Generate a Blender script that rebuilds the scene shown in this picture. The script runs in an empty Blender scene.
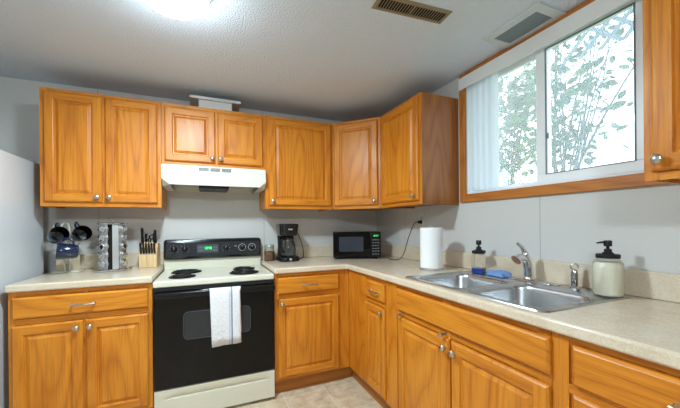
import bpy, bmesh, math, random
from mathutils import Vector, Matrix, Euler
PI = math.pi
random.seed(7)
scene = bpy.context.scene
COL = scene.collection

# ------------------------------------------------------------------ camera
D, W, H = 2.82, 1.649, 2.247            # back wall, right wall, ceiling
CAM_H = 1.22
FPX, YAW, ROLL, CX, CY = 310.03, 0.3984, -0.0089, 335.8, 224.7
cd = bpy.data.cameras.new('camera')
cam = bpy.data.objects.new('camera', cd)
COL.objects.link(cam)
cd.sensor_fit = 'HORIZONTAL'; cd.sensor_width = 36.0
cd.lens = 36.0 * FPX / 680.0
cd.shift_x = (340 - CX) / 680.0
cd.shift_y = (CY - 204) / 680.0
cd.clip_start = 0.02; cd.clip_end = 100
F = Vector((math.sin(YAW), math.cos(YAW), 0)); Rt = Vector((math.cos(YAW), -math.sin(YAW), 0)); U = Vector((0, 0, 1))
ci = math.cos(ROLL) * Rt + math.sin(ROLL) * U
cu = math.cos(ROLL) * U - math.sin(ROLL) * Rt
m3 = Matrix((ci, cu, -F)).transposed()
cam.matrix_world = Matrix.Translation((0, 0, CAM_H)) @ m3.to_4x4()
scene.camera = cam

# ------------------------------------------------------------------ world, exposure
world = bpy.data.worlds.new('overcast_sky'); scene.world = world
world.use_nodes = True
wn = world.node_tree.nodes['Background']
wn.inputs[0].default_value = (0.87, 0.95, 1.0, 1)
wn.inputs[1].default_value = 3.3
LAMP_STRENGTH = 30.0
LAMP_DOWN_WATTS = 22.0
REAR_FILL_STRENGTH = 175.0
vs = scene.view_settings
scene.display_settings.display_device = 'sRGB'
vs.view_transform = 'Standard'; vs.look = 'None'; vs.exposure = 0.60; vs.gamma = 1.0; vs.use_curve_mapping = False

# ------------------------------------------------------------------ helpers
def srgb(r, g, b):
    def c(v):
        v /= 255.0
        return v / 12.92 if v <= 0.04045 else ((v + 0.055) / 1.055) ** 2.4
    return (c(r), c(g), c(b), 1)

def mat(name, color=(0.8, 0.8, 0.8, 1), rough=0.5, metal=0.0, spec=0.5, emit=None, strength=0, trans=0, coat=0, ior=1.45, alpha=None):
    m = bpy.data.materials.new(name); m.use_nodes = True
    b = m.node_tree.nodes['Principled BSDF']
    b.inputs['Base Color'].default_value = color
    b.inputs['Roughness'].default_value = rough
    b.inputs['Metallic'].default_value = metal
    b.inputs['Specular IOR Level'].default_value = spec
    b.inputs['IOR'].default_value = ior
    b.inputs['Transmission Weight'].default_value = trans
    b.inputs['Coat Weight'].default_value = coat
    b.inputs['Coat Roughness'].default_value = 0.15 if coat != 0.25 else 0.33
    if emit:
        b.inputs['Emission Color'].default_value = emit
        b.inputs['Emission Strength'].default_value = strength
    return m

def N(m, t, **kw):
    n = m.node_tree.nodes.new(t)
    for k, v in kw.items(): setattr(n, k, v)
    return n
def L(m, a, b): m.node_tree.links.new(a, b)
def bsdf(m): return m.node_tree.nodes['Principled BSDF']

def ramp(m, stops):
    r = N(m, 'ShaderNodeValToRGB')
    e = r.color_ramp.elements
    e[0].position, e[0].color = stops[0]
    e[1].position, e[1].color = stops[-1]
    for p, c in stops[1:-1]:
        x = e.new(p); x.color = c
    return r

def math_node(m, op, a, b=None):
    n = N(m, 'ShaderNodeMath', operation=op)
    for i, v in enumerate((a, b)):
        if v is None: continue
        if isinstance(v, (int, float)): n.inputs[i].default_value = v
        else: L(m, v, n.inputs[i])
    return n.outputs[0]

def bump(m, height, strength=0.3, dist=0.002):
    b = N(m, 'ShaderNodeBump'); b.inputs['Strength'].default_value = strength; b.inputs['Distance'].default_value = dist
    L(m, height, b.inputs['Height']); L(m, b.outputs[0], bsdf(m).inputs['Normal'])

def wood(name, axis, light, mid, dark, rough=0.40, sc=1.0):
    """oak: cathedral growth rings as contours of a stretched noise, plus pores; axis = grain direction"""
    m = mat(name, rough=rough, spec=0.35, coat=0.25)
    tc = N(m, 'ShaderNodeTexCoord'); oi = N(m, 'ShaderNodeObjectInfo')
    off = N(m, 'ShaderNodeVectorMath', operation='SCALE'); off.inputs[0].default_value = (13.1, 7.7, 9.3)
    L(m, oi.outputs['Random'], off.inputs['Scale'])
    add = N(m, 'ShaderNodeVectorMath', operation='ADD')
    L(m, tc.outputs['Object'], add.inputs[0]); L(m, off.outputs[0], add.inputs[1])
    def mp(k, thin):
        mpn = N(m, 'ShaderNodeMapping'); s = [k, k, k]; s['xyz'.index(axis)] = k * thin
        mpn.inputs['Scale'].default_value = s
        L(m, add.outputs[0], mpn.inputs['Vector']); return mpn.outputs[0]
    n1 = N(m, 'ShaderNodeTexNoise'); n1.inputs['Scale'].default_value = 3.6 * sc; n1.inputs['Detail'].default_value = 1.2; n1.inputs['Roughness'].default_value = 0.4
    L(m, mp(1, 0.16), n1.inputs['Vector'])
    rings = math_node(m, 'PINGPONG', math_node(m, 'MULTIPLY', n1.outputs[0], 14.0), 0.5)
    rings = math_node(m, 'MULTIPLY', rings, 2.0)
    n2 = N(m, 'ShaderNodeTexNoise'); n2.inputs['Scale'].default_value = 160; n2.inputs['Detail'].default_value = 3
    L(m, mp(1, 0.035), n2.inputs['Vector'])
    n3 = N(m, 'ShaderNodeTexNoise'); n3.inputs['Scale'].default_value = 9; n3.inputs['Detail'].default_value = 2
    L(m, mp(1, 0.2), n3.inputs['Vector'])
    rr = ramp(m, [(0.0, dark), (0.22, mid), (0.75, light), (1.0, light)])
    L(m, rings, rr.inputs[0])
    mix = N(m, 'ShaderNodeMix', data_type='RGBA'); mix.blend_type = 'MIX'
    base = ramp(m, [(0.35, mid), (0.65, light)])
    L(m, n3.outputs[0], base.inputs[0])
    mix.inputs[0].default_value = 0.42
    L(m, base.outputs[0], mix.inputs[6]); L(m, rr.outputs[0], mix.inputs[7])
    pr = ramp(m, [(0.36, (0.62, 0.55, 0.48, 1)), (0.52, (1, 1, 1, 1))])
    L(m, n2.outputs[0], pr.inputs[0])
    mul = N(m, 'ShaderNodeMix', data_type='RGBA'); mul.blend_type = 'MULTIPLY'; mul.inputs[0].default_value = 0.45
    L(m, mix.outputs[2], mul.inputs[6]); L(m, pr.outputs[0], mul.inputs[7])
    L(m, mul.outputs[2], bsdf(m).inputs['Base Color'])
    bump(m, n2.outputs[0], 0.12, 0.0006)
    return m

def speckle(name, c1, c2, c3, rough, scale=180, big=14):
    m = mat(name, rough=rough)
    tc = N(m, 'ShaderNodeTexCoord')
    a = N(m, 'ShaderNodeTexNoise'); a.inputs['Scale'].default_value = scale; a.inputs['Detail'].default_value = 2
    b = N(m, 'ShaderNodeTexNoise'); b.inputs['Scale'].default_value = big; b.inputs['Detail'].default_value = 4
    L(m, tc.outputs['Object'], a.inputs[0]); L(m, tc.outputs['Object'], b.inputs[0])
    s = math_node(m, 'ADD', math_node(m, 'MULTIPLY', a.outputs[0], 0.6), math_node(m, 'MULTIPLY', b.outputs[0], 0.4))
    r = ramp(m, [(0.38, c1), (0.5, c2), (0.62, c3)])
    L(m, s, r.inputs[0]); L(m, r.outputs[0], bsdf(m).inputs['Base Color'])
    return m

class MB:
    def __init__(s): s.bm = bmesh.new()
    def face(s, pts, mi=0, smooth=False):
        f = s.bm.faces.new([p if isinstance(p, bmesh.types.BMVert) else s.bm.verts.new(p) for p in pts]); f.material_index = mi; f.smooth = smooth; return f
    def box(s, x0, y0, z0, x1, y1, z1, mi=0, M=None):
        v = [Vector((x, y, z)) for z in (z0, z1) for y in (y0, y1) for x in (x0, x1)]
        if M: v = [M @ p for p in v]
        v = [s.bm.verts.new(p) for p in v]
        for q in ((0, 2, 3, 1), (4, 5, 7, 6), (0, 1, 5, 4), (2, 6, 7, 3), (0, 4, 6, 2), (1, 3, 7, 5)):
            f = s.bm.faces.new([v[i] for i in q]); f.material_index = mi
        return s
    def loft(s, loops, mi=0, smooth=True, cap0=True, cap1=True, closed=True):
        L_ = [[s.bm.verts.new(p) for p in lp] for lp in loops]
        for a, b in zip(L_, L_[1:]):
            n = len(a)
            for i in range(n if closed else n - 1):
                j = (i + 1) % n
                f = s.bm.faces.new((a[i], a[j], b[j], b[i])); f.material_index = mi; f.smooth = smooth
        if cap0: f = s.bm.faces.new(list(reversed(L_[0]))); f.material_index = mi
        if cap1: f = s.bm.faces.new(L_[-1]); f.material_index = mi
        return s
    def lathe(s, prof, c=(0, 0, 0), seg=32, mi=0, axis='z', smooth=True, cap0=True, cap1=True):
        c = Vector(c); loops = []
        for r, h in prof:
            lp = []
            for i in range(seg):
                a = 2 * PI * i / seg; u, v = max(r, 1e-4) * math.cos(a), max(r, 1e-4) * math.sin(a)
                lp.append(c + (Vector((u, v, h)) if axis == 'z' else Vector((u, -h, v)) if axis == '-y' else Vector((h, u, v))))
            loops.append(lp)
        return s.loft(loops, mi, smooth, cap0, cap1)
    def tube(s, pts, r, seg=10, mi=0, cap=True):
        pts = [Vector(p) for p in pts]; rs = r if isinstance(r, (list, tuple)) else [r] * len(pts)
        loops = []; prev = None
        for i, p in enumerate(pts):
            t = (pts[min(i + 1, len(pts) - 1)] - pts[max(i - 1, 0)]).normalized()
            if prev is None:
                n = t.orthogonal().normalized()
            else:
                n = (prev - t * prev.dot(t))
                n = n.normalized() if n.length > 1e-6 else t.orthogonal().normalized()
            prev = n; b = t.cross(n)
            loops.append([p + rs[i] * (math.cos(2 * PI * k / seg) * n + math.sin(2 * PI * k / seg) * b) for k in range(seg)])
        return s.loft(loops, mi, True, cap, cap)
    def build(s, name, mats, parent=None, bevel=0, segs=2, sharp=40, loc=None, solid=0):
        bmesh.ops.recalc_face_normals(s.bm, faces=s.bm.faces[:])
        me = bpy.data.meshes.new(name); s.bm.to_mesh(me); s.bm.free()
        for mm in (mats if isinstance(mats, (list, tuple)) else [mats]): me.materials.append(mm)
        try: me.set_sharp_from_angle(angle=math.radians(sharp))
        except Exception: pass
        o = bpy.data.objects.new(name, me); COL.objects.link(o)
        if parent is not None: o.parent = parent
        if loc is not None: o.location = loc
        if solid:
            md = o.modifiers.new('thickness', 'SOLIDIFY'); md.thickness = solid; md.offset = 0
        if bevel:
            md = o.modifiers.new('bevel', 'BEVEL'); md.width = bevel; md.segments = segs; md.limit_method = 'ANGLE'; md.angle_limit = math.radians(35)
            md.harden_normals = False
        return o

def bez(p0, p1, p2, p3, n=12):
    p0, p1, p2, p3 = map(Vector, (p0, p1, p2, p3))
    return [(1 - t) ** 3 * p0 + 3 * (1 - t) ** 2 * t * p1 + 3 * (1 - t) * t * t * p2 + t ** 3 * p3 for t in [i / n for i in range(n + 1)]]

def spline(pts, n=6):
    pts = [Vector(p) for p in pts]; out = []
    for i in range(len(pts) - 1):
        a = pts[max(i - 1, 0)]; b = pts[i]; c = pts[i + 1]; d = pts[min(i + 2, len(pts) - 1)]
        for k in range(n):
            t = k / n
            out.append(0.5 * ((2 * b) + (c - a) * t + (2 * a - 5 * b + 4 * c - d) * t * t + (3 * b - a - 3 * c + d) * t ** 3))
    out.append(pts[-1]); return out

def tag(o, label=None, cat=None, group=None, kind=None):
    if label: o['label'] = label
    if cat: o['category'] = cat
    if group: o['group'] = group
    if kind: o['kind'] = kind
    return o
def thing(name, label, cat, loc=(0, 0, 0), rz=0, group=None):
    o = bpy.data.objects.new(name, None); COL.objects.link(o); o.location = loc; o.rotation_euler = (0, 0, rz)
    o.empty_display_size = 0.05
    return tag(o, label, cat, group)
def copy_tree(o, parent=None):
    c = o.copy(); COL.objects.link(c); c.parent = parent
    for ch in [x for x in COL.objects if x.parent == o]: copy_tree(ch, c)
    return c
def text_mesh(name, body, size, m, parent, loc, rot, align='CENTER'):
    cu_ = bpy.data.curves.new(name, 'FONT'); cu_.body = body; cu_.size = size; cu_.align_x = align; cu_.align_y = 'CENTER'; cu_.extrude = 0.0003
    t = bpy.data.objects.new(name + '_src', cu_); COL.objects.link(t)
    bpy.context.view_layer.update()
    me = bpy.data.meshes.new_from_object(t.evaluated_get(bpy.context.evaluated_depsgraph_get()))
    bpy.data.objects.remove(t); bpy.data.curves.remove(cu_)
    me.name = name; me.materials.clear(); me.materials.append(m)
    o = bpy.data.objects.new(name, me); COL.objects.link(o); o.parent = parent; o.location = loc; o.rotation_euler = rot
    return o
def rrect(cx, cy, hx, hy, r, n=6):
    pts = []
    for (sx, sy, a0) in ((1, 1, 0), (-1, 1, 90), (-1, -1, 180), (1, -1, 270)):
        for k in range(n + 1):
            a = math.radians(a0 + 90 * k / n)
            pts.append((cx + sx * (hx - r) + r * math.cos(a), cy + sy * (hy - r) + r * math.sin(a)))
    return pts

# ------------------------------------------------------------------ materials
oak_l, oak_m, oak_d = srgb(216, 139, 40), srgb(197, 115, 24), srgb(162, 84, 15)
oak_v = wood('oak_vertical_grain', 'z', oak_l, oak_m, oak_d)
oak_h = wood('oak_horizontal_grain', 'x', oak_l, oak_m, oak_d)
oak_y = wood('oak_window_trim_grain', 'y', srgb(192, 120, 50), srgb(174, 102, 38), srgb(136, 74, 26))
oak_z = wood('oak_window_side_trim_grain', 'z', srgb(192, 120, 50), srgb(174, 102, 38), srgb(136, 74, 26))
toe_m = wood('oak_toe_kick', 'x', srgb(178, 112, 44), srgb(160, 96, 34), srgb(130, 72, 22), rough=0.45)
nickel = mat('satin_nickel', srgb(196, 192, 184), 0.28, 1.0)
chrome = mat('chrome', srgb(215, 217, 220), 0.08, 1.0)
steel = mat('brushed_stainless_steel', srgb(190, 192, 194), 0.27, 1.0)
black_pl = mat('black_plastic', srgb(14, 14, 16), 0.25)
black_gloss = mat('black_gloss_glass', srgb(6, 6, 8), 0.07, spec=0.35)
black_matte = mat('black_matte', srgb(18, 18, 18), 0.6)
almond = mat('almond_enamel', srgb(216, 213, 195), 0.25, coat=0.3)
hood_m = mat('bright_almond_enamel', srgb(216, 214, 202), 0.3, coat=0.2)
white_vinyl = mat('white_vinyl', srgb(238, 242, 245), 0.35)
valance_m = mat('valance_white', srgb(232, 234, 234), 0.5)
rubber = mat('dark_gasket', srgb(112, 124, 134), 0.6)
cord_m = mat('black_cord', srgb(40, 38, 36), 0.5)
beige_metal = mat('brown_beige_register_paint', srgb(150, 136, 112), 0.45, 0.2)
hole_m = mat('dark_void', srgb(14, 12, 11), 0.9)
laminate = speckle('beige_laminate', srgb(204, 187, 162), srgb(212, 196, 173), srgb(219, 205, 185), 0.2)
fridge_m = mat('fridge_white_enamel', srgb(204, 210, 215), 0.16, spec=0.6)
grey_edge = mat('grey_plastic', srgb(120, 124, 126), 0.5)

def wall_material(name, axis, seams, base=(204, 203, 200)):
    m = mat(name, srgb(*base), 0.55)
    tc = N(m, 'ShaderNodeTexCoord'); sp = N(m, 'ShaderNodeSeparateXYZ'); L(m, tc.outputs['Object'], sp.inputs[0])
    n = N(m, 'ShaderNodeTexNoise'); n.inputs['Scale'].default_value = 150; n.inputs['Detail'].default_value = 2
    mpn = N(m, 'ShaderNodeMapping'); mpn.inputs['Scale'].default_value = (1, 1, 1.6); L(m, tc.outputs['Object'], mpn.inputs[0]); L(m, mpn.outputs[0], n.inputs[0])
    acc = None
    for s_ in seams:
        d = math_node(m, 'ABSOLUTE', math_node(m, 'SUBTRACT', sp.outputs[axis], s_))
        lt = math_node(m, 'LESS_THAN', d, 0.0016)
        acc = lt if acc is None else math_node(m, 'MAXIMUM', acc, lt)
    mx = N(m, 'ShaderNodeMix', data_type='RGBA'); mx.inputs[6].default_value = srgb(*base); mx.inputs[7].default_value = srgb(*[int(b * .72) for b in base])
    L(m, acc, mx.inputs[0]); L(m, mx.outputs[2], bsdf(m).inputs['Base Color'])
    bump(m, n.outputs[0], 0.25, 0.001)
    return m
wall_back_m = wall_material('panelled_wall_back', 0, [0.487, -0.732, -1.95])
wall_right_m = wall_material('panelled_wall_right', 1, [1.104, 2.32, -0.115, -1.33])
ceil_m = mat('knockdown_ceiling', srgb(226, 235, 247), 0.8)
_tc = N(ceil_m, 'ShaderNodeTexCoord'); _n = N(ceil_m, 'ShaderNodeTexNoise'); _n.inputs['Scale'].default_value = 105; _n.inputs['Detail'].default_value = 3; _n.inputs['Roughness'].default_value = 0.55
L(ceil_m, _tc.outputs['Object'], _n.inputs[0])
_r = ramp(ceil_m, [(0.42, (0, 0, 0, 1)), (0.6, (1, 1, 1, 1))]); L(ceil_m, _n.outputs[0], _r.inputs[0])
bump(ceil_m, _r.outputs[0], 0.75, 0.0045)

floor_m = mat('beige_vinyl_tile', rough=0.35)
_tc = N(floor_m, 'ShaderNodeTexCoord'); _mp = N(floor_m, 'ShaderNodeMapping'); _mp.inputs['Location'].default_value = (-0.81 + 0.305 * 20, -2.16 + 0.305 * 20, 0)
L(floor_m, _tc.outputs['Object'], _mp.inputs[0])
_b = N(floor_m, 'ShaderNodeTexBrick'); _b.offset = 0; _b.squash = 1
_b.inputs['Scale'].default_value = 1; _b.inputs['Brick Width'].default_value = 0.305; _b.inputs['Row Height'].default_value = 0.305
_b.inputs['Mortar Size'].default_value = 0.0022; _b.inputs['Mortar Smooth'].default_value = 0.1
L(floor_m, _mp.outputs[0], _b.inputs[0])
_n = N(floor_m, 'ShaderNodeTexNoise'); _n.inputs['Scale'].default_value = 14; _n.inputs['Detail'].default_value = 6; _n.inputs['Roughness'].default_value = 0.65
L(floor_m, _tc.outputs['Object'], _n.inputs[0])
_r = ramp(floor_m, [(0.3, srgb(174, 150, 120)), (0.5, srgb(203, 184, 156)), (0.7, srgb(222, 207, 182))]); L(floor_m, _n.outputs[0], _r.inputs[0])
_mx = N(floor_m, 'ShaderNodeMix', data_type='RGBA'); L(floor_m, _b.outputs['Fac'], _mx.inputs[0]); L(floor_m, _r.outputs[0], _mx.inputs[6]); _mx.inputs[7].default_value = srgb(226, 218, 204)
L(floor_m, _mx.outputs[2], bsdf(floor_m).inputs['Base Color'])

def clear(name, tint=(0.97, 0.98, 0.97, 1), gloss=0.08, haze=0.0, hazecol=(0.8, 0.85, 0.9, 1)):
    m = bpy.data.materials.new(name); m.use_nodes = True; nt = m.node_tree; nt.nodes.clear()
    out = nt.nodes.new('ShaderNodeOutputMaterial'); t = nt.nodes.new('ShaderNodeBsdfTransparent'); t.inputs[0].default_value = tint
    g = nt.nodes.new('ShaderNodeBsdfGlossy'); g.inputs['Roughness'].default_value = 0.03
    fr = nt.nodes.new('ShaderNodeLayerWeight'); fr.inputs[0].default_value = 0.35
    mu = nt.nodes.new('ShaderNodeMath'); mu.operation = 'MULTIPLY_ADD'; mu.inputs[1].default_value = 0.5; mu.inputs[2].default_value = gloss
    nt.links.new(fr.outputs['Fresnel'], mu.inputs[0])
    mx = nt.nodes.new('ShaderNodeMixShader'); nt.links.new(mu.outputs[0], mx.inputs[0]); nt.links.new(t.outputs[0], mx.inputs[1]); nt.links.new(g.outputs[0], mx.inputs[2])
    last = mx.outputs[0]
    if haze:
        d = nt.nodes.new('ShaderNodeBsdfTranslucent'); d.inputs[0].default_value = hazecol
        m2 = nt.nodes.new('ShaderNodeMixShader'); m2.inputs[0].default_value = haze
        nt.links.new(last, m2.inputs[1]); nt.links.new(d.outputs[0], m2.inputs[2]); last = m2.outputs[0]
    nt.links.new(last, out.inputs[0]); return m
clear_glass = clear('clear_glass', (0.97, 0.98, 0.96, 1), 0.03)
window_glass = clear('window_glass', (0.90, 0.94, .97, 1), 0.0, 0.12)
screen_glass = clear('screened_window_glass', (0.82, 0.88, 0.91, 1), 0.0, 0.14)

# ------------------------------------------------------------------ room shell
def structure(name, mb, m, **k): return tag(mb.build(name, m, **k), kind='structure')
XL, YR_ = -2.2, -2.4
structure('floor', MB().box(XL - .1, YR_ - .1, -0.1, W + .12, D + .12, 0), floor_m)
structure('ceiling', MB().box(XL - .1, YR_ - .1, H, W + .12, D + .12, H + .1), ceil_m)
structure('wall_back', MB().box(XL - .1, D, 0, W + .12, D + .12, H), wall_back_m)
structure('wall_left', MB().box(XL - .1, YR_, 0, XL, D, H), wall_right_m)
structure('wall_front', MB().box(XL - .1, YR_ - .1, 0, W + .12, YR_, H), mat('taupe_rear_wall', srgb(128, 116, 102), .6))
WY0, WY1, WZ0, WZ1 = 0.662, 1.600, 1.418, 2.205        # window opening
wr = MB()
ys = [YR_, WY0, WY1, D]; zs = [0, WZ0, WZ1, H]
grid = {}
def gv(x, i, j):
    k = (x, i, j)
    if k not in grid: grid[k] = wr.bm.verts.new((x, ys[i], zs[j]))
    return grid[k]
TW = W + 0.12
for i in range(3):
    for j in range(3):
        if (i, j) == (1, 1): continue
        for x in (W, TW): wr.face([gv(x, i, j), gv(x, i + 1, j), gv(x, i + 1, j + 1), gv(x, i, j + 1)])
for (a, b) in (((1, 1), (2, 1)), ((2, 1), (2, 2)), ((2, 2), (1, 2)), ((1, 2), (1, 1)), ((0, 0), (3, 0)), ((3, 0), (3, 3)), ((3, 3), (0, 3)), ((0, 3), (0, 0))):
    wr.face([gv(W, *a), gv(W, *b), gv(TW, *b), gv(TW, *a)])
structure('wall_right', wr, wall_right_m)

# window casing (oak) : trims
structure('trim_1', MB().box(W - .018, WY1 + .004, 1.364, W - .0005, WY1 + .05, 2.245), oak_z, bevel=.003)
structure('trim_2', MB().box(W - .018, 0.545, 1.364, W - .0005, WY1 + .0035, WZ0), oak_y, bevel=.003)
structure('trim_3', MB().box(W - .018, 0.545, WZ1 + .004, W - .0005, WY1 + .0035, 2.245), oak_y, bevel=.003)
structure('trim_4', MB().box(W - .018, 0.545, WZ0 + .001, W - .0005, WY0 - .002, WZ1 + .003), oak_z, bevel=.003)

# window unit: outer frame, fixed far sash set back, sliding near sash in front with screened pane
win = thing('window_1', None, None, (W, 0, WZ0)); tag(win, kind='structure')
def frame_mesh(x0, x1, y0, y1, z0, z1, wl, wr_, wb, wt):
    f = MB()
    f.box(x0, y0, z0, x1, y1, z0 + wb); f.box(x0, y0, z1 - wt, x1, y1, z1)
    f.box(x0, y0, z0 + wb, x1, y0 + wr_, z1 - wt); f.box(x0, y1 - wl, z0 + wb, x1, y1, z1 - wt)
    return f
zz = WZ1 - WZ0
frame_mesh(0.0, .11, WY0 + .001, WY1 - .001, .001, zz - .001, .012, .012, .012, .03).build('window_frame', white_vinyl, win, bevel=.002)
sash = frame_mesh(.062, .088, 1.095, WY1 - .014, .014, zz - .032, .035, .05, .022, .03).build('sash', white_vinyl, win, bevel=.003)
MB().box(.072, 1.144, .036, .076, WY1 - .049, zz - .06).build('glass_pane', window_glass, sash)
sash2 = frame_mesh(.020, .050, WY0 + .014, 1.135, .014, zz - .032, .056, .036, .048, .035).build('sash', white_vinyl, win, bevel=.004)
frame_mesh(.018, .024, WY0 + .046, 1.084, .058, zz - .062, .006, .006, .005, .006).build('gasket', rubber, sash2)
MB().box(.034, WY0 + .049, .061, .037, 1.080, zz - .066).build('glass_pane', screen_glass, sash2)
MB().box(.010, 1.064, .245, .0185, 1.077, .275).build('latch', rubber, sash2, bevel=.002)

# ------------------------------------------------------------------ cabinets
TD = 0.019
def rect_loop(x0, x1, z0, z1, i, y): return [(x0 + i, y, z0 + i), (x1 - i, y, z0 + i), (x1 - i, y, z1 - i), (x0 + i, y, z1 - i)]
def front_slab(mb, x0, x1, z0, z1, mi, fill=True):
    t = TD
    lp = [rect_loop(x0, x1, z0, z1, i, -y) for i, y in ((0, 0.001), (0, t - .008), (.004, t - .003), (.009, t))]
    mb.loft(lp, mi, False, True, fill)
def knob(parent, x, z, y=-TD):
    mb = MB(); mb.lathe([(.0075, -.002), (.006, .002), (.0045, .012), (.009, .0165), (.0155, .019), (.016, .0225), (.012, .027), (.001, .0285)], (0, 0, 0), 20, 0, '-y')
    return mb.build('knob', nickel, parent, loc=(x, y, z), sharp=70)
def pull(parent, x, z, w=.10, y=-TD):
    mb = MB()
    for s in (-1, 1):
        mb.lathe([(.008, -.002), (.008, .001), (.0045, .004), (.0045, .02)], (s * w / 2, 0, 0), 14, 0, '-y')
    pts = [(-w / 2 - .006, -.020, .0)] + [(w / 2 * t, -.021 - .009 * (1 - t * t), 0) for t in [i / 8 for i in range(-8, 9)]] + [(w / 2 + .006, -.020, 0)]
    mb.tube(pts, [.006] + [.0045 + .0015 * abs(i / 8) for i in range(-8, 9)] + [.006], 10)
    return mb.build('pull_handle', nickel, parent, loc=(x, y, z), sharp=70)
def door(parent, x0, x1, z0, z1, s=.047, knob_at=None):
    t = TD; w0, w1 = x0, x1; a = .009
    mb = MB(); front_slab(mb, x0, x1, z0, z1, 0, False)
    y = -t
    A = lambda x, z: (x, y, z)
    xs, xe, ws, we = x0 + a, x1 - a, x0 + s, x1 - s; zs_, ze, rs, re = z0 + a, z1 - a, z0 + s, z1 - s
    mb.face([A(xs, zs_), A(ws, zs_), A(ws, rs), A(ws, re), A(ws, ze), A(xs, ze)], 0)
    mb.face([A(we, zs_), A(xe, zs_), A(xe, ze), A(we, ze), A(we, re), A(we, rs)], 0)
    mb.face([A(ws, zs_), A(we, zs_), A(we, rs), A(ws, rs)], 1)
    mb.face([A(ws, re), A(we, re), A(we, ze), A(ws, ze)], 1)
    lp = [rect_loop(x0 + s, x1 - s, z0 + s, z1 - s, i, -yy) for i, yy in ((0, t), (.004, t - .002), (.007, t - .0100), (.012, t - .0108), (.027, t - .0030), (.030, t - .0010))]
    mb.loft(lp, 0, False, False, True)
    d = mb.build('door', [oak_v, oak_h], parent, sharp=25)
    if knob_at: knob(d, *knob_at)
    return d
def drawer(parent, x0, x1, z0, z1, name='drawer', handle=True, px=None):
    mb = MB(); front_slab(mb, x0, x1, z0, z1, 0); d = mb.build(name, oak_h, parent, sharp=25)
    if handle: pull(d, (x0 + x1) / 2 if px is None else px, (z0 + z1) / 2)
    return d
def face_frame(mb, x0, x1, z0, z1, cols, rows, y=0.0):
    """cols: vertical stiles (xa,xb); rows: horizontal rails (xa,xb,za,zb); faces proud of carcass by 4 mm"""
    for xa, xb in cols: mb.box(xa, y, z0, xb, y + .006, z1, 0)
    for xa, xb, za, zb in rows: mb.box(xa, y + .0006, za, xb, y + .006, zb, 1)

def upper(label, loc, rz, w, h, depth, doors, side=None, extra_cat='cabinet'):
    """doors: list of (x0,x1,z0,z1,knobx,knobz) in local coordinates, local origin at lower left of face frame"""
    c = thing('wall_cabinet', label, 'cabinet', loc, rz, None)
    mb = MB(); mb.box(.0005, .006, .012, w - .0005, depth, h - .0005, 0); mb.box(.002, .006, 0.0, .018, depth, .012); mb.box(w - .018, .006, 0.0, w - .002, depth, .012)
    mb.build('carcass', side or oak_v, c, bevel=.001, segs=1)
    fr = MB(); xs = sorted({0} | {d[0] for d in doors} | {d[1] for d in doors} | {w})
    cols = [(0, .038), (w - .038, w)]
    if len(doors) == 2: cols.append((doors[0][1] - .016, doors[1][0] + .016))
    cols.sort(); rows = [(a[1], b[0], z0, z1) for a, b in zip(cols, cols[1:]) for z0, z1 in ((0, .04), (h - .04, h))]
    face_frame(fr, 0, w, 0, h, cols, rows); fr.build('face_frame', [oak_v, oak_h], c)
    for d in doors: door(c, *d[:4], knob_at=d[4:6])
    return c

FACE_U = D - .325      # wall cabinets' face plane (y); right wall: x = W - .325
ZB, ZT = 1.352, 2.098
UH = ZT - ZB
upper('two-door oak wall cabinet at the left end, above the mug tree and spice rack', (-.947, FACE_U, ZB), 0, .664, UH, .322,
      [(.022, .322, .028, UH - .022, .297, .062), (.338, .642, .028, UH - .022, .363, .062)])
upper('short two-door oak wall cabinet above the white range hood', (-.281, FACE_U, 1.655), 0, .724, ZT - 1.655, .322,
      [(.020, .355, .030, .415, .334, .062), (.370, .706, .030, .415, .391, .062)])
upper('single-door oak wall cabinet above the coffee maker', (.445, FACE_U, ZB), 0, .577, UH, .322,
      [(.030, .560, .028, UH - .022, .055, .062)])
# diagonal corner cabinet
RX = W - .325
p0 = Vector((1.0225, FACE_U)); p1 = Vector((RX, 2.190)); cw = (p1 - p0).length; ca = math.atan2(p1.y - p0.y, p1.x - p0.x)
cc = thing('corner_wall_cabinet', 'oak corner wall cabinet set diagonally above the microwave', 'cabinet', (p0.x, p0.y, ZB), ca)
mb = MB(); inv = Matrix.Rotation(-ca, 3, 'Z')
def toL(x, y): v = inv @ Vector((x - p0.x, y - p0.y, 0)); return v.x, v.y
poly = [toL(p0.x + .001, p0.y + .008), toL(p1.x + .006, p1.y), toL(W - .002, p1.y), toL(W - .002, D - .002), toL(p0.x + .001, D - .002)]
lo = [[(x, y, z) for x, y in poly] for z in (.01, UH - .001)]
mb.loft(lo, 0, False); mb.build('carcass', oak_v, cc)
fr = MB(); face_frame(fr, 0, cw, 0, UH, [(0.004, .03), (cw - .03, cw - .004)], [(.03, cw - .03, 0, .04), (.03, cw - .03, UH - .04, UH)]); fr.build('face_frame', [oak_v, oak_h], cc)
door(cc, .022, cw - .022, .028, UH - .022, knob_at=(cw - .05, .062))
R90 = -PI / 2
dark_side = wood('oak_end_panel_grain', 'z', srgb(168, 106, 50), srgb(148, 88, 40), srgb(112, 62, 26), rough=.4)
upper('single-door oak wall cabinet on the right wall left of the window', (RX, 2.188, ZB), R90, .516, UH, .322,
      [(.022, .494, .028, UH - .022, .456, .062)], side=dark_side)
upper('oak wall cabinet at the right edge, right of the window', (RX, .543, ZB), R90, .62, UH, .322,
      [(.022, .305, .028, UH - .022, .045, .062), (.318, .598, .028, UH - .022, .56, .062)])

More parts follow.
